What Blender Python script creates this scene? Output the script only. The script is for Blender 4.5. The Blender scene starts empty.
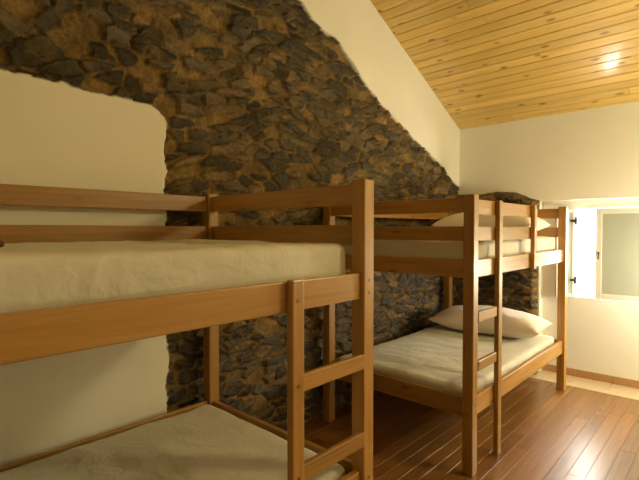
import bpy, bmesh, math, random
import numpy as np
from mathutils import Vector, Matrix, noise as mnoise
random.seed(7)
scn = bpy.context.scene
scn.view_settings.view_transform = 'Standard'
scn.view_settings.look = 'None'
scn.view_settings.exposure = 0.0

# ------------------------------------------------------------ helpers
def link(o):
    scn.collection.objects.link(o); return o

def new_mat(name):
    m = bpy.data.materials.new(name); m.use_nodes = True
    nt = m.node_tree
    return m, nt, nt.nodes['Principled BSDF']

def N(nt, t, **kw):
    n = nt.nodes.new(t)
    for k, v in kw.items():
        setattr(n, k, v)
    return n

def ramp(nt, stops):
    r = nt.nodes.new('ShaderNodeValToRGB')
    e = r.color_ramp.elements
    while len(e) < len(stops): e.new(0.5)
    for i, (p, c) in enumerate(stops):
        e[i].position = p; e[i].color = (*c, 1)
    return r

def wood_mat(name, cols, rough=0.4, knots=True, coat=0.0, knotcol=(0.25, 0.09, 0.02), sx=1.0, kn=(3.2, 9), kr=0.13, tint=(0.78, 1.18), cr=0.15):
    m, nt, b = new_mat(name)
    L = nt.links
    uv = N(nt, 'ShaderNodeUVMap'); uv.uv_map = 'UVMap'
    mp = N(nt, 'ShaderNodeMapping'); mp.inputs['Scale'].default_value = (1.2*sx, 22*sx, 1)
    L.new(uv.outputs[0], mp.inputs[0])
    n1 = N(nt, 'ShaderNodeTexNoise'); n1.inputs['Scale'].default_value = 1.6
    n1.inputs['Detail'].default_value = 6; n1.inputs['Distortion'].default_value = 0.8
    L.new(mp.outputs[0], n1.inputs['Vector'])
    r = ramp(nt, cols)
    L.new(n1.outputs[0], r.inputs[0])
    at = N(nt, 'ShaderNodeAttribute'); at.attribute_name = 'tint'
    hsv = N(nt, 'ShaderNodeHueSaturation')
    mr = N(nt, 'ShaderNodeMapRange'); mr.inputs['To Min'].default_value = tint[0]; mr.inputs['To Max'].default_value = tint[1]
    L.new(at.outputs['Fac'], mr.inputs[0]); L.new(mr.outputs[0], hsv.inputs['Value'])
    L.new(r.outputs[0], hsv.inputs['Color'])
    out = hsv.outputs[0]
    if knots:
        mk = N(nt, 'ShaderNodeMapping'); mk.inputs['Scale'].default_value = (kn[0], kn[1], 1)
        L.new(uv.outputs[0], mk.inputs[0])
        v = N(nt, 'ShaderNodeTexVoronoi'); v.inputs['Scale'].default_value = 1.0
        L.new(mk.outputs[0], v.inputs['Vector'])
        rk = ramp(nt, [(0.0, (1, 1, 1)), (kr*0.55, (0.9, 0.9, 0.9)), (kr, (0, 0, 0))])
        L.new(v.outputs['Distance'], rk.inputs[0])
        mx = N(nt, 'ShaderNodeMix', data_type='RGBA')
        mx.inputs['B'].default_value = (*knotcol, 1)
        mm = N(nt, 'ShaderNodeMath', operation='MULTIPLY'); mm.inputs[1].default_value = 0.8
        L.new(rk.outputs[0], mm.inputs[0]); L.new(mm.outputs[0], mx.inputs['Factor'])
        L.new(out, mx.inputs['A']); out = mx.outputs['Result']
    L.new(out, b.inputs['Base Color'])
    b.inputs['Roughness'].default_value = rough
    b.inputs['Coat Weight'].default_value = coat
    b.inputs['Coat Roughness'].default_value = cr
    bp = N(nt, 'ShaderNodeBump'); bp.inputs['Strength'].default_value = 0.12; bp.inputs['Distance'].default_value = 0.003
    L.new(n1.outputs[0], bp.inputs['Height']); L.new(bp.outputs[0], b.inputs['Normal'])
    return m

def plain(name, col, rough=0.7, bump=0.0, bscale=40, metallic=0.0, var=0.06):
    m, nt, b = new_mat(name); L = nt.links
    tc = N(nt, 'ShaderNodeTexCoord')
    n = N(nt, 'ShaderNodeTexNoise'); n.inputs['Scale'].default_value = 3; n.inputs['Detail'].default_value = 6
    L.new(tc.outputs['Object'], n.inputs['Vector'])
    r = ramp(nt, [(0.3, tuple(c*(1-var) for c in col)), (0.7, tuple(min(1, c*(1+var)) for c in col))])
    L.new(n.outputs[0], r.inputs[0]); L.new(r.outputs[0], b.inputs['Base Color'])
    b.inputs['Roughness'].default_value = rough; b.inputs['Metallic'].default_value = metallic
    if bump:
        n2 = N(nt, 'ShaderNodeTexNoise'); n2.inputs['Scale'].default_value = bscale; n2.inputs['Detail'].default_value = 5
        L.new(tc.outputs['Object'], n2.inputs['Vector'])
        bp = N(nt, 'ShaderNodeBump'); bp.inputs['Strength'].default_value = bump; bp.inputs['Distance'].default_value = 0.01
        L.new(n2.outputs[0], bp.inputs['Height']); L.new(bp.outputs[0], b.inputs['Normal'])
    return m

M_pine = wood_mat('bunk_pine', [(0.25, (0.32, 0.158, 0.032)), (0.5, (0.42, 0.218, 0.048)), (0.75, (0.50, 0.275, 0.068))], 0.36, True, 0.25, (0.15, 0.06, 0.012))
M_ceil = wood_mat('ceiling_pine', [(0.25, (0.60, 0.37, 0.085)), (0.5, (0.74, 0.50, 0.14)), (0.75, (0.81, 0.58, 0.195))], 0.33, True, 0.8, (0.22, 0.085, 0.012), 0.8, (4.5, 11), 0.19, (0.84, 1.12), 0.13)
M_floor = wood_mat('floor_boards', [(0.2, (0.18, 0.078, 0.020)), (0.5, (0.26, 0.118, 0.030)), (0.8, (0.34, 0.165, 0.046))], 0.34, True, 0.3, (0.09, 0.035, 0.01), 1.0, (2.5, 8), 0.12, (0.8, 1.15), 0.25)
M_wall = plain('white_plaster', (0.86, 0.84, 0.75), 0.9, 0.15, 25, var=0.02)
M_white = plain('white_paint', (0.70, 0.69, 0.62), 0.45, var=0.02)
M_panel = plain('shutter_panel', (0.40, 0.42, 0.35), 0.5, var=0.03)
M_metal = plain('dark_iron', (0.03, 0.03, 0.03), 0.4, metallic=0.8)
M_bolt = plain('bolt_steel', (0.25, 0.2, 0.12), 0.35, metallic=0.9)
M_tile = plain('skirting_tile', (0.50, 0.27, 0.12), 0.4, var=0.12)
M_pale = plain('threshold_tile', (0.62, 0.48, 0.30), 0.3, var=0.08)
M_blank = plain('brown_wool', (0.13, 0.07, 0.03), 0.95, 0.6, 150)

def fabric(name, col):
    m, nt, b = new_mat(name); L = nt.links
    tc = N(nt, 'ShaderNodeTexCoord')
    n = N(nt, 'ShaderNodeTexNoise'); n.inputs['Scale'].default_value = 4; n.inputs['Detail'].default_value = 3
    n.inputs['Distortion'].default_value = 1.2
    L.new(tc.outputs['Object'], n.inputs['Vector'])
    n2 = N(nt, 'ShaderNodeTexNoise'); n2.inputs['Scale'].default_value = 13; n2.inputs['Detail'].default_value = 3
    n2.inputs['Distortion'].default_value = 2.0
    L.new(tc.outputs['Object'], n2.inputs['Vector'])
    b1 = N(nt, 'ShaderNodeBump'); b1.inputs['Strength'].default_value = 0.45; b1.inputs['Distance'].default_value = 0.03
    b2 = N(nt, 'ShaderNodeBump'); b2.inputs['Strength'].default_value = 0.25; b2.inputs['Distance'].default_value = 0.01
    L.new(n.outputs[0], b1.inputs['Height']); L.new(n2.outputs[0], b2.inputs['Height'])
    L.new(b1.outputs[0], b2.inputs['Normal']); L.new(b2.outputs[0], b.inputs['Normal'])
    b.inputs['Base Color'].default_value = (*col, 1)
    b.inputs['Roughness'].default_value = 0.85
    b.inputs['Sheen Weight'].default_value = 0.15
    return m
M_sheet = fabric('cream_sheet', (0.70, 0.67, 0.57))
M_pillow = fabric('cream_pillowcase', (0.79, 0.69, 0.61))

class Builder:
    def __init__(s): s.v=[]; s.f=[]; s.uv=[]; s.mi=[]; s.t=[]; s.sm=[]
    def add_bm(s, bm, mat=0, axis=0, smooth=False, M=None):
        off=len(s.v); ou=random.uniform(0,50); ov=random.uniform(0,50); tint=random.random()
        bm.verts.index_update()
        for f in bm.faces:
            s.f.append([off+v.index for v in f.verts]); s.mi.append(mat); s.sm.append(smooth)
            o=[i for i in range(3) if i!=axis]
            n=f.normal
            for v in f.verts:
                c=v.co
                w = c[o[0]] if abs(n[o[1]])>abs(n[o[0]]) else c[o[1]]+0.37
                if abs(n[axis])>0.8: s.uv.append((c[o[0]]*0.3+ou, c[o[1]]+ov))
                else: s.uv.append((c[axis]+ou, w+ov))
        for v in bm.verts:
            s.v.append(tuple(M@v.co) if M else tuple(v.co)); s.t.append(tint)
        bm.free()
    def box(s, x0,x1,y0,y1,z0,z1, bev=0.004, mat=0, axis=None, M=None, seg=2):
        bm=bmesh.new(); bmesh.ops.create_cube(bm,size=1)
        d=(x1-x0,y1-y0,z1-z0)
        for v in bm.verts:
            v.co=Vector(((x0+x1)/2+v.co.x*d[0],(y0+y1)/2+v.co.y*d[1],(z0+z1)/2+v.co.z*d[2]))
        if bev: bmesh.ops.bevel(bm,geom=bm.edges[:],offset=bev,segments=seg,affect='EDGES',profile=0.5)
        bm.normal_update()
        if axis is None: axis=max(range(3),key=lambda i:d[i])
        s.add_bm(bm,mat,axis,False,M)
    def cyl(s, c, r, h, axis='X', mat=1, seg=16, r2=None):
        bm=bmesh.new(); bmesh.ops.create_cone(bm,cap_ends=True,segments=seg,radius1=r,radius2=r if r2 is None else r2,depth=h)
        R={'X':Matrix.Rotation(math.pi/2,4,'Y'),'Y':Matrix.Rotation(math.pi/2,4,'X'),'Z':Matrix.Identity(4)}[axis]
        bmesh.ops.transform(bm,matrix=Matrix.Translation(c)@R,verts=bm.verts); bm.normal_update()
        s.add_bm(bm,mat,2)
    def make(s, name, mats):
        me=bpy.data.meshes.new(name); me.from_pydata(s.v,[],s.f)
        u=me.uv_layers.new(name='UVMap'); u.data.foreach_set('uv',np.array(s.uv,dtype=np.float32).ravel())
        a=me.attributes.new('tint','FLOAT','POINT'); a.data.foreach_set('value',np.array(s.t,dtype=np.float32))
        for m in mats: me.materials.append(m)
        me.polygons.foreach_set('material_index',s.mi); me.polygons.foreach_set('use_smooth',s.sm)
        me.update()
        return link(bpy.data.objects.new(name,me))

# ------------------------------------------------------------ room dims
WX=-2.27; RX=2.4; BY=4.70; AY=4.80; REAR=-2.6
K=2.25/2.2
def ceil_z(y): return 2.475+0.479*(4.75-y)

# ------------------------------------------------------------ stone wall generator
def vnoise(x,y,scale,seed):
    r=np.random.default_rng(seed); T=r.random((256,256))
    x=x*scale+50; y=y*scale+50
    xi=np.floor(x).astype(int); yi=np.floor(y).astype(int); fx=x-xi; fy=y-yi
    fx=fx*fx*(3-2*fx); fy=fy*fy*(3-2*fy)
    g=lambda a,b:T[a%256,b%256]
    return (g(xi,yi)*(1-fx)+g(xi+1,yi)*fx)*(1-fy)+(g(xi,yi+1)*(1-fx)+g(xi+1,yi+1)*fx)*fy-0.5
def fbm(x,y,s,seed,o=4):
    t=0;a=1
    for i in range(o):
        t=t+a*vnoise(x,y,s*2**i,seed+i); a*=0.5
    return t
def sstep(a,b,x):
    t=np.clip((x-a)/(b-a),0,1); return t*t*(3-2*t)
def stones(U,V,seed,cw=0.160,ch=0.064):
    """coursed irregular slate rubble: height(m), colour(n,3), stone mask"""
    r=np.random.default_rng(seed); n=200
    JX=r.random((n,n)); JY=r.random((n,n)); R1=r.random((n,n)); R2=r.random((n,n)); R3=r.random((n,n)); R4=r.random((n,n))
    wu=U+0.035*fbm(U,V,5,seed+1,2); wv=V-0.06*U+0.05*vnoise(U,V,1.5,seed+5)+0.020*vnoise(U,V,5,seed+9)
    wu=wu+0.012*vnoise(U,V,34,seed+21)+0.008*vnoise(U,V,70,seed+23); wv=wv+0.009*vnoise(U,V,34,seed+22)+0.004*vnoise(U,V,70,seed+24)
    gx=wu/cw; gy=wv/ch
    gx=gx+1.3*vnoise(U,V,2.3,seed+31); gy=gy+2.4*vnoise(U,V,2.0,seed+33)
    iy=np.floor(gy).astype(int)
    def cells():
        for dj in (-2,-1,0,1,2):
            jj=iy+dj; sh=(jj%2)*0.5
            ix=np.floor(gx-sh).astype(int)
            for di in (-2,-1,0,1,2):
                ii=ix+di; a=ii%n;b=jj%n
                yield a,b,ii+sh+0.02+0.96*JX[a,b],jj+0.02+0.96*JY[a,b]
    F1=np.full(U.shape,99.0); I=np.zeros(U.shape,int);J=np.zeros(U.shape,int);PX=np.zeros(U.shape);PY=np.zeros(U.shape)
    for a,b,px,py in cells():
        d=(gx-px)**2+(gy-py)**2; m=d<F1
        F1=np.where(m,d,F1);I=np.where(m,a,I);J=np.where(m,b,J);PX=np.where(m,px,PX);PY=np.where(m,py,PY)
    e=np.full(U.shape,9.0)
    for a,b,px,py in cells():
        same=(np.abs(px-PX)+np.abs(py-PY))<1e-6
        L=np.sqrt((px-PX)**2+(py-PY)**2)+1e-9
        q=((px+PX)/2-gx)*(px-PX)/L+((py+PY)/2-gy)*(py-PY)/L
        e=np.where(same,e,np.minimum(e,q))
    DX=gx-PX; DY=gy-PY
    r1=R1[I,J];r2=R2[I,J];r3=R3[I,J];r4=R4[I,J]
    mw=0.02+0.11*r3**2+0.14*fbm(U,V,16,seed+30,3)+np.where(r4<0.10,0.5,0)
    mask=sstep(mw,mw+0.05,e)
    tilt=(r1-0.5)*DX*0.016+(r2-0.5)*DY*0.026
    stri=fbm(U*0.35,V,36,seed+40,3)
    h=mask*(0.012+0.020*r2+tilt+0.009*stri)+(1-mask)*0.012*fbm(U,V,20,seed+50,4)
    dark=np.stack([0.017+0.020*r2,0.0145+0.016*r2,0.0105+0.011*r2],-1)
    grey=np.stack([0.058+0.045*r2,0.045+0.035*r2,0.025+0.020*r2],-1)
    brown=np.stack([0.115+0.06*r2,0.073+0.040*r2,0.027+0.018*r2],-1)
    k=r1[...,None]
    col=np.where(k<0.58,dark,np.where(k<0.84,grey,brown))
    v=(1+1.1*fbm(U*0.5,V,24,seed+60,4))[...,None]
    col=col*np.clip(v,0.4,2.4)
    smear=sstep(0.08,0.5,fbm(U,V,6,seed+70,5))[...,None]*0.7
    mort=np.stack([0.178+0*r1,0.113+0*r1,0.040+0*r1],-1)*np.clip(1+0.9*fbm(U,V,9,seed+80,5),0.35,1.8)[...,None]
    col=col*(1-smear)+mort*0.75*smear
    mk=mask[...,None]
    return np.minimum(h,0.040), mort*(1-mk)+col*mk, mask

def wall_material(name):
    m,nt,b=new_mat(name); L=nt.links
    at=N(nt,'ShaderNodeAttribute'); at.attribute_name='Col'
    am=N(nt,'ShaderNodeAttribute'); am.attribute_name='plaster'
    st=N(nt,'ShaderNodeAttribute'); st.attribute_name='stone'
    tc=N(nt,'ShaderNodeTexCoord')
    n=N(nt,'ShaderNodeTexNoise'); n.inputs['Scale'].default_value=45; n.inputs['Detail'].default_value=8; n.inputs['Roughness'].default_value=0.65
    L.new(tc.outputs['Object'],n.inputs['Vector'])
    mr=N(nt,'ShaderNodeMapRange'); mr.inputs['From Min'].default_value=0.3; mr.inputs['From Max'].default_value=0.7
    mr.inputs['To Min'].default_value=0.6; mr.inputs['To Max'].default_value=1.45
    L.new(n.outputs[0],mr.inputs[0])
    vm=N(nt,'ShaderNodeMix',data_type='FLOAT'); L.new(am.outputs['Fac'],vm.inputs['Factor']); L.new(mr.outputs[0],vm.inputs['A']); vm.inputs['B'].default_value=1.0
    mul=N(nt,'ShaderNodeVectorMath',operation='SCALE'); L.new(at.outputs['Color'],mul.inputs[0]); L.new(vm.outputs['Result'],mul.inputs['Scale'])
    L.new(mul.outputs[0],b.inputs['Base Color'])
    rr=N(nt,'ShaderNodeMapRange'); rr.inputs['To Min'].default_value=0.92; rr.inputs['To Max'].default_value=0.45
    L.new(st.outputs['Fac'],rr.inputs[0]); L.new(rr.outputs[0],b.inputs['Roughness'])
    b.inputs['Specular Tint'].default_value=(1.0,0.86,0.62,1)
    bs=N(nt,'ShaderNodeMapRange'); bs.inputs['To Min'].default_value=0.85; bs.inputs['To Max'].default_value=0.06
    L.new(am.outputs['Fac'],bs.inputs[0])
    bp=N(nt,'ShaderNodeBump'); bp.inputs['Distance'].default_value=0.013
    L.new(bs.outputs[0],bp.inputs['Strength']); L.new(n.outputs[0],bp.inputs['Height']); L.new(bp.outputs[0],b.inputs['Normal'])
    return m
M_stone=wall_material('stone_and_plaster')

def grid_mesh(name, P, keep, col, plaster, stone, smooth=True):
    nu,nv=P.shape[:2]
    idx=np.arange(nu*nv).reshape(nu,nv)
    a=idx[:-1,:-1];b=idx[1:,:-1];c=idx[1:,1:];d=idx[:-1,1:]
    q=np.stack([a,b,c,d],-1)[keep[:-1,:-1]]
    used=np.zeros(nu*nv,bool); used[q.ravel()]=True
    remap=np.cumsum(used)-1; q=remap[q]
    me=bpy.data.meshes.new(name); nvx=int(used.sum())
    me.vertices.add(nvx); me.vertices.foreach_set('co',P.reshape(-1,3)[used].astype(np.float32).ravel())
    nf=len(q); me.loops.add(nf*4); me.loops.foreach_set('vertex_index',q.astype(np.int32).ravel())
    me.polygons.add(nf); me.polygons.foreach_set('loop_start',np.arange(0,nf*4,4,dtype=np.int32))
    me.update(calc_edges=True)
    ca=me.color_attributes.new('Col','FLOAT_COLOR','POINT')
    C=np.ones((nvx,4),np.float32); C[:,:3]=col.reshape(-1,3)[used]; ca.data.foreach_set('color',C.ravel())
    for nm,arr in (('plaster',plaster),('stone',stone)):
        at=me.attributes.new(nm,'FLOAT','POINT'); at.data.foreach_set('value',arr.ravel()[used].astype(np.float32))
    me.polygons.foreach_set('use_smooth',[smooth]*nf)
    me.materials.append(M_stone); me.validate()
    return link(bpy.data.objects.new(name,me))

PLC=np.array([0.84,0.82,0.71])
step=0.008
ys=np.arange(-2.6,4.76,step); zs=np.arange(0,3.7,step)
U,V=np.meshgrid(ys,zs,indexing='ij')
h,col,mask=stones(U,V,3)
wob=0.05*fbm(U,V,4,200,5); wob2=0.035*fbm(U,V,7,230,5)
by=np.array([1.2,1.9,2.0,2.115,2.301,2.549,2.728,2.988,3.359,3.785,4.287,4.68,4.8])*K
bz=1.4+(np.array([3.9,3.3,3.1,2.944,2.885,2.80,2.69,2.531,2.368,2.207,2.0,1.79,1.7])-1.4)*K
d_up=(V-np.interp(U,by,bz))*0.8+wob
RR=0.10
qx=U-1.22+RR; qz=V-2.045-0.03*(1.2-U)+RR
d_lo=-(np.sqrt(np.maximum(qx,0)**2+np.maximum(qz,0)**2)-RR+np.minimum(np.maximum(qx,qz),0))+wob2
d=np.maximum(d_up,d_lo)
pl=sstep(-0.004,0.006,d)
col=col*(1-pl[...,None])+(PLC*(1+0.05*fbm(U,V,3,300,4))[...,None])*pl[...,None]
hh=h*(1-pl)+(0.030+0.006*fbm(U,V,2.5,310,3))*pl
P=np.stack([WX+hh,U,V],-1)
keep=(V<ceil_z(U)+0.04)
wl=grid_mesh('wall_left',P,keep,col,pl,mask*(1-pl))
def poly_obj(name,verts,faces,mat):
    me=bpy.data.meshes.new(name); me.from_pydata(verts,[],faces); me.materials.append(mat); me.update()
    return link(bpy.data.objects.new(name,me))
yz=[(-2.6,3.68),(2.23,3.68),(0.0,4.77),(-2.6,3.69)]
g=poly_obj('wall_left_gable',[(WX+0.030,y,z) for y,z in yz],[(0,1,2,3)],M_wall); g.parent=wl
bk=poly_obj('wall_left_backing',[(WX-0.04,-2.7,-0.02),(WX-0.04,5.0,-0.02),(WX-0.04,5.0,2.36),(WX-0.04,0,4.77),(WX-0.04,-2.7,3.5)],[(0,1,2,3,4)],M_wall); bk.parent=wl

# back wall (with a low recess for the window)
AX0=-1.40; AX1=1.2; AZ=1.68; W0=-1.11; W1=-0.33; WZ0=0.76; WZ1=1.60; TH=0.12
B=Builder()
B.box(WX-0.04,RX+0.1,BY,AY+TH,AZ,2.62,0)
B.box(WX-0.04,AX0,BY,AY+TH,-0.02,AZ,0)
B.box(AX1,RX+0.1,BY,AY+TH,-0.02,AZ,0)
B.box(AX0,W0,AY,AY+TH,-0.02,AZ,0)
B.box(W1,AX1,AY,AY+TH,-0.02,AZ,0)
B.box(W0,W1,AY,AY+TH,-0.02,WZ0,0)
B.box(W0,W1,AY,AY+TH,WZ1,AZ,0)
wb=B.make('wall_back',[M_wall])

xs=np.arange(WX,AX0+0.001,step); zs=np.arange(0,1.86,step)
U,V=np.meshgrid(xs,zs,indexing='ij')
h,col,mask=stones(U+7,V,5)
top=1.79+0.02*fbm(U,V,6,400,3)-0.10*sstep(-1.75,-1.42,U)**2
prot=np.sqrt(np.clip((top-V)/0.07,0,1))*np.sqrt(np.clip((AX0-0.0-U)/0.05+0.02,0,1))
P=np.stack([U,BY+0.01-prot*(0.07+h),V],-1)
sb=grid_mesh('stone_buttress',P,V<1.84,col,np.zeros(U.shape),mask); sb.parent=wb

B=Builder(); B.box(RX,RX+0.1,-2.7,5.05,-0.02,4.9,0); B.make('wall_right',[M_wall])
B=Builder(); B.box(WX-0.04,RX+0.1,-2.7,-2.6,-0.02,3.7,0); B.make('wall_rear',[M_wall])

# ceiling boards
sl=math.atan(0.479)
def ceiling(name, y_edge, z_edge, sign, length):
    B=Builder(); n=int(length/0.088)
    for i in range(n+1):
        cuts=[WX-0.03]+[random.uniform(-1.9,2.2)]+[RX+0.05]
        M=Matrix.Translation((0,y_edge,z_edge))@Matrix.Rotation(-sl if sign<0 else sl,4,'X')
        for a,b in zip(cuts[:-1],cuts[1:]):
            if sign<0: B.box(a,b-0.0008,-(i+1)*0.088+0.0012,-i*0.088-0.0012,0.0,0.02,0.0045,0,0,M,1)
            else: B.box(a,b-0.0008,i*0.088+0.0012,(i+1)*0.088-0.0012,0.0,0.02,0.0045,0,0,M,1)
    L=n*0.088+0.1
    M=Matrix.Translation((0,y_edge,z_edge))@Matrix.Rotation(-sl if sign<0 else sl,4,'X')
    if sign<0: B.box(WX-0.04,RX+0.1,-L,0.1,0.021,0.08,0,0,0,M)
    else: B.box(WX-0.04,RX+0.1,-0.1,L,0.021,0.08,0,0,0,M)
    return B.make(name,[M_ceil])
c1=ceiling('ceiling',4.76,ceil_z(4.76),-1,4.76/math.cos(sl)+0.02)
c2=ceiling('ceiling_rear_slope',-2.65,ceil_z(0)-0.479*2.65,1,2.65/math.cos(sl)); c2.parent=c1

# floor boards along Y
B=Builder(); w=0.085; x=WX-0.03; FY=4.47
while x<RX+0.05:
    y=-2.7+random.uniform(-0.9,0)
    while y<FY:
        l=random.uniform(0.8,1.8); y1=min(y+l,FY)
        if y1>-2.7: B.box(x+0.0004,x+w-0.0004,max(y,-2.7),y1-0.001,-0.022,0.0,0.001,0,1,None,1)
        y+=l
    x+=w
B.box(WX-0.04,RX+0.1,-2.7,5.08,-0.06,-0.0235,0)
B.make('floor',[M_floor])
B=Builder(); x=WX+0.05
while x<RX-0.01:
    x1=min(x+0.3,RX-0.013)-0.003
    B.box(x,x1,FY+0.001,BY-0.12,-0.022,0.001,0.002,0)
    x+=0.3
B.make('threshold_tiles',[M_pale])
B=Builder(); x=AX0+0.002
while x<AX1: B.box(x,min(x+0.3,AX1)-0.003,BY-0.118,AY-0.001,-0.022,0.001,0.002,0); x+=0.3
o=B.make('recess_tiles',[M_pale]); o.parent=wb
B=Builder(); x=AX0+0.002
while x<AX1-0.02: B.box(x,min(x+0.3,AX1)-0.003,AY-0.012,AY-0.0005,0.002,0.07,0.003,0); x+=0.3
B.make('baseboard_back',[M_tile])
B=Builder(); y=-2.59
while y<4.6: B.box(RX-0.012,RX-0.0005,y,y+0.297,0.002,0.07,0.003,0); y+=0.3
B.make('baseboard_right',[M_tile])

# ------------------------------------------------------------ window with shutters
B=Builder()
f=0.025
B.box(W0,W0+f,AY+0.03,AY+0.09,WZ0,WZ1,0.004); B.box(W1-f,W1,AY+0.03,AY+0.09,WZ0,WZ1,0.004)
B.box(W0+f,W1-f,AY+0.03,AY+0.09,WZ1-f,WZ1,0.004); B.box(W0+f,W1-f,AY+0.03,AY+0.09,WZ0,WZ0+f,0.004)
win=B.make('window_1',[M_white])
def shutter(name,width,hinge,ang,flipx):
    B=Builder(); H0=WZ0+0.005; H1=WZ1-0.005; t=0.028; s=0.050 if width>0.3 else 0.030
    sg=1 if flipx else -1
    def bx(a,b,y0,y1,z0,z1,bev,mat=0):
        x0,x1=sorted((sg*a,sg*b)); B.box(x0,x1,y0,y1,z0-H0,z1-H0,bev,mat)
    bx(0,s,0,t,H0,H1,0.004); bx(width-s,width,0,t,H0,H1,0.004)
    bx(s,width-s,0,t,H1-s,H1,0.004); bx(s,width-s,0,t,H0,H0+s,0.004)
    bx(s-0.003,width-s+0.003,0.009,0.02,H0+s-0.003,H1-s+0.003,0.001,1)
    yo=-0.006 if flipx is False else t
    for z in (0.16,0.72):
        x0,x1=sorted((0,sg*0.05)); B.box(x0,x1,yo,yo+0.006,z-0.012,z+0.012,0.002,2)
        B.cyl((0,yo+0.003,z),0.009,0.07,'Z',2)
    if width>0.3:
        B.cyl((sg*(width-0.028),-0.012,0.42),0.008,0.03,'Y',2)
        B.cyl((sg*(width-0.028),-0.03,0.40),0.006,0.07,'Z',2)
    o=B.make(name,[M_white,M_panel,M_metal]); o.location=hinge; o.location.z=H0; o.rotation_euler[2]=ang
    return o
s1=shutter('window_shutter_leaf_left',0.17,Vector((W0-0.008,AY-0.012,0)),-math.radians(146),True)
s2=shutter('window_shutter_leaf_right',0.61,Vector((W1+0.0,AY-0.03,0)),math.radians(1),False)
for o in (s1,s2): o.parent=win

# ------------------------------------------------------------ bunk beds
XF=-1.10; XW=-2.175; PW=0.064
def bunk(y0,y1):
    B=Builder(); hp=PW/2
    for x in (XF,XW):
        for y in (y0,y1):
            B.box(x-hp,x+hp,y-hp,y+hp,0.0,1.60,0.005)
    rt=0.026
    for z0,z1,sz in ((1.125,1.228,1.165),(0.325,0.437,0.335)):
        B.box(XF-0.012,XF-0.012+rt,y0+hp,y1-hp,z0,z1,0.004)
        B.box(XW-0.014,XW-0.014+rt,y0+hp,y1-hp,z0,z1,0.004)
        for y in (y0,y1):
            B.box(XW+hp,XF-hp,y-rt/2,y+rt/2,z0,z1,0.004)
        B.box(XF-0.012-0.03,XF-0.012,y0+hp,y1-hp,sz-0.03,sz,0.002)
        B.box(XW+0.012,XW+0.042,y0+hp,y1-hp,sz-0.03,sz,0.002)
        n=12
        for i in range(n):
            yy=y0+0.08+(y1-y0-0.16)*i/(n-1)
            B.box(XW+0.014,XF-0.014,yy-0.035,yy+0.035,sz,sz+0.016,0.002)
    for z0,z1 in ((1.50,1.585),(1.335,1.42)):
        for y in (y0,y1):
            B.box(XW+hp,XF-hp,y-0.011,y+0.011,z0,z1,0.004)
        B.box(XW-0.011,XW+0.011,y0+hp,y1-hp,z0,z1,0.004)
    for y in (y0,y1):
        for z in (1.15,1.20,0.355,0.405):
            B.cyl((XF+hp,y,z),0.007,0.003,'X',1)
            s=-1 if y==y0 else 1
            B.cyl((XF,y+s*hp,z),0.007,0.003,'Y',1)
    return B,hp
ny0,ny1=-0.55,1.45
B,hp=bunk(ny0,ny1)
B.box(XF+0.015,XF+0.015+0.03,1.015,1.07,0.0,1.235,0.005)
for z in (0.26,0.57,0.88):
    B.box(XF+0.014,XF+0.036,1.07,ny1-hp,z-0.03,z+0.03,0.005)
for z in (1.165,0.88,0.57,0.26): B.cyl((XF+0.046,1.042,z),0.007,0.004,'X',1)
B.make('bunk_bed',[M_pine,M_bolt])
fy0,fy1=2.46,4.32
B,hp=bunk(fy0,fy1)
B.box(XF+0.015,XF+0.045,2.765,2.82,0.0,1.58,0.005)
for z in (0.62,0.90):
    B.box(XF+0.014,XF+0.036,fy0+hp,2.765,z-0.03,z+0.03,0.005)
B.box(XF+0.015,XF+0.045,3.42,3.475,1.115,1.58,0.005)
for z0,z1 in ((1.49,1.575),(1.335,1.42)):
    B.box(XF-0.01,XF+0.0145,fy0+hp,3.50,z0,z1,0.004)
B.make('bunk_bed',[M_pine,M_bolt])

# ------------------------------------------------------------ mattresses & pillows
def mattress(name,x0,x1,y0,y1,z0,z1,seed):
    nx,ny,nz=40,80,8; r=0.04
    bm=bmesh.new(); bmesh.ops.create_cube(bm,size=2)
    for ax,cu in ((0,nx),(1,ny),(2,nz)):
        ed=[e for e in bm.edges if abs((e.verts[0].co-e.verts[1].co)[ax])>1]
        bmesh.ops.subdivide_edges(bm,edges=ed,cuts=cu,use_grid_fill=True)
    hx,hy,hz=(x1-x0)/2,(y1-y0)/2,(z1-z0)/2; c=Vector(((x0+x1)/2,(y0+y1)/2,(z0+z1)/2))
    for v in bm.verts:
        p=Vector((v.co.x*hx,v.co.y*hy,v.co.z*hz))
        q=Vector((max(-hx+r,min(hx-r,p.x)),max(-hy+r,min(hy-r,p.y)),max(-hz+r,min(hz-r,p.z))))
        dd=p-q
        if dd.length>1e-6:
            if dd.length>r: p=q+dd.normalized()*r
            nrm=dd.normalized()
        else: nrm=Vector((0,0,0))
        s=mnoise.noise(Vector((p.x*3+seed,p.y*3,p.z*3)))*0.007
        s+=abs(mnoise.noise(Vector((p.x*3+p.y*5+seed,p.y*7-p.x*3,p.z*5))))*0.010
        s+=mnoise.noise(Vector((p.x*14+seed,p.y*12,p.z*10)))*0.002
        s-=0.010
        if p.z<-hz+0.02: s=min(s,0)*0.2
        v.co=c+p+nrm*s
    me=bpy.data.meshes.new(name); bm.to_mesh(me); bm.free()
    me.polygons.foreach_set('use_smooth',[True]*len(me.polygons)); me.materials.append(M_sheet)
    return link(bpy.data.objects.new(name,me))
xm0,xm1=XW+0.036,XF-0.030
for (y0,y1,za,zb,sd) in ((ny0,ny1,1.183,1.355,1),(ny0,ny1,0.353,0.455,2),(fy0,fy1,1.183,1.35,3),(fy0,fy1,0.353,0.48,4)):
    mattress('mattress',xm0,xm1,y0+0.036,y1-0.036,za,zb,sd*13.7)

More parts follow.
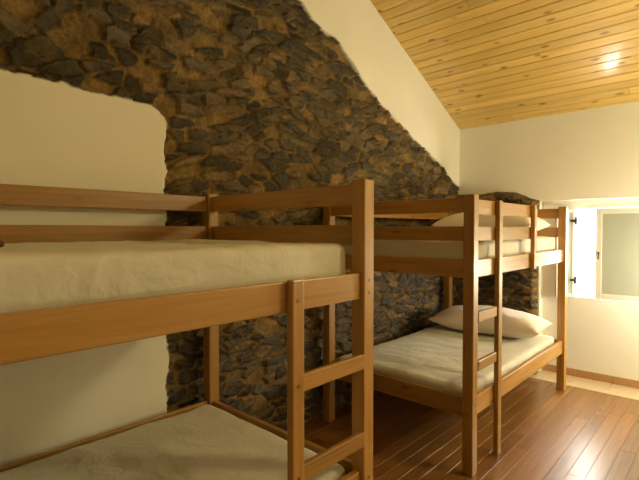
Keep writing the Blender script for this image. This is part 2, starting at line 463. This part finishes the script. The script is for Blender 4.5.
def pillow(name,cx,cy,z,sx,sy,th,rot,seed,tilt=0):
    n=36; bm=bmesh.new(); G={}
    for side in (1,-1):
        for i in range(n+1):
            for j in range(n+1):
                if side==-1 and (i in (0,n) or j in (0,n)): G[(side,i,j)]=G[(1,i,j)]; continue
                u=-1+2*i/n; v=-1+2*j/n
                prof=((1-abs(u)**3.0)*(1-abs(v)**2.6))**0.5
                pin=1-0.07*(1-abs(v)**2)*abs(u)**4; pin2=1-0.09*(1-abs(u)**2)*abs(v)**4
                x=u*sx/2*pin; y=v*sy/2*pin2
                w=mnoise.noise(Vector((u*2.2+seed,v*2.2,side*3)))*0.16+mnoise.noise(Vector((u*6+seed,v*5,side)))*0.05
                zc=side*th/2*prof*(1+w)
                if side==-1: zc=max(zc*0.75,-th*0.36)
                G[(side,i,j)]=bm.verts.new((x,y,zc))
    for side in (1,-1):
        for i in range(n):
            for j in range(n):
                q=[G[(side,i,j)],G[(side,i+1,j)],G[(side,i+1,j+1)],G[(side,i,j+1)]]
                if side==-1: q.reverse()
                bm.faces.new(q)
    me=bpy.data.meshes.new(name); bm.to_mesh(me); bm.free()
    me.polygons.foreach_set('use_smooth',[True]*len(me.polygons)); me.materials.append(M_pillow)
    o=link(bpy.data.objects.new(name,me)); o.location=(cx,cy,z+th*0.36); o.rotation_euler=(tilt,0,rot)
    return o
pillow('pillow',-1.61,4.00,0.483,0.94,0.50,0.25,math.radians(4),2)
pillow('pillow',-1.63,4.02,1.351,0.90,0.48,0.25,math.radians(-2),9)

def blanket(name,x0,x1,y0,y1,z):
    B=Builder()
    for k in range(2):
        B.box(x0+0.005*k,x1-0.006*k,y0,y1-0.006*k,z+0.018*k,z+0.018*(k+1)-0.001,0.008,0,None,None,3)
    return B.make(name,[M_blank])
blanket('folded_blanket',-1.75,-1.30,-0.25,0.285,1.357)

# ------------------------------------------------------------ lamps
def emis(name,col,s):
    m=bpy.data.materials.new(name); m.use_nodes=True; nt=m.node_tree; nt.nodes.clear()
    e=nt.nodes.new('ShaderNodeEmission'); e.inputs[0].default_value=(*col,1); e.inputs[1].default_value=s
    o=nt.nodes.new('ShaderNodeOutputMaterial'); nt.links.new(e.outputs[0],o.inputs[0]); return m
def pendant(x,y,z,r,strength):
    m=emis('warm_globe',(1.0,0.84,0.42),strength)
    zc=ceil_z(y) if y>=0 else ceil_z(0)+0.479*y
    B=Builder()
    B.cyl((x,y,(z+zc)/2+r/2+0.01),0.006,zc-z-r-0.0,'Z',0)
    B.cyl((x,y,z+r+0.02),0.04,0.06,'Z',0,24,0.025)
    bm=bmesh.new(); bmesh.ops.create_uvsphere(bm,u_segments=32,v_segments=20,radius=r)
    bmesh.ops.translate(bm,vec=(x,y,z),verts=bm.verts); bm.normal_update(); B.add_bm(bm,1,2,True)
    return B.make('unseen_pendant_lamp',[M_metal,m])
pendant(0.70,3.05,2.30,0.13,112)
pendant(1.1,-0.6,2.6,0.13,7)  # added fill globe behind the camera, lifts the light on the near bunk
mf=emis('fill_light_globe',(1.0,0.92,0.66),125)  # added light out of view, brightens the window wall, recess and floor
B=Builder(); lx,ly=-0.02,4.30
B.cyl((lx,ly,0.012),0.13,0.024,'Z',0,32,0.12)
B.cyl((lx,ly,0.45),0.011,0.86,'Z',0,16)
B.cyl((lx,ly,0.88),0.03,0.05,'Z',0,24,0.045)
bm=bmesh.new(); bmesh.ops.create_uvsphere(bm,u_segments=32,v_segments=20,radius=0.11)
bmesh.ops.translate(bm,vec=(lx,ly,1.005),verts=bm.verts); bm.normal_update(); B.add_bm(bm,1,2,True)
B.make('fill_light_stand',[M_metal,mf])

w=bpy.data.worlds.new('World'); scn.world=w; w.use_nodes=True
bg=w.node_tree.nodes['Background']; bg.inputs[0].default_value=(1.0,0.97,0.88,1); bg.inputs[1].default_value=40.0

cam=bpy.data.cameras.new('Camera'); co=link(bpy.data.objects.new('Camera',cam))
cam.sensor_width=36; cam.lens=36*450/639; cam.clip_start=0.02
co.location=(0,0,1.4); co.rotation_euler=(math.radians(88.7),0,math.radians(42.7))
scn.camera=co
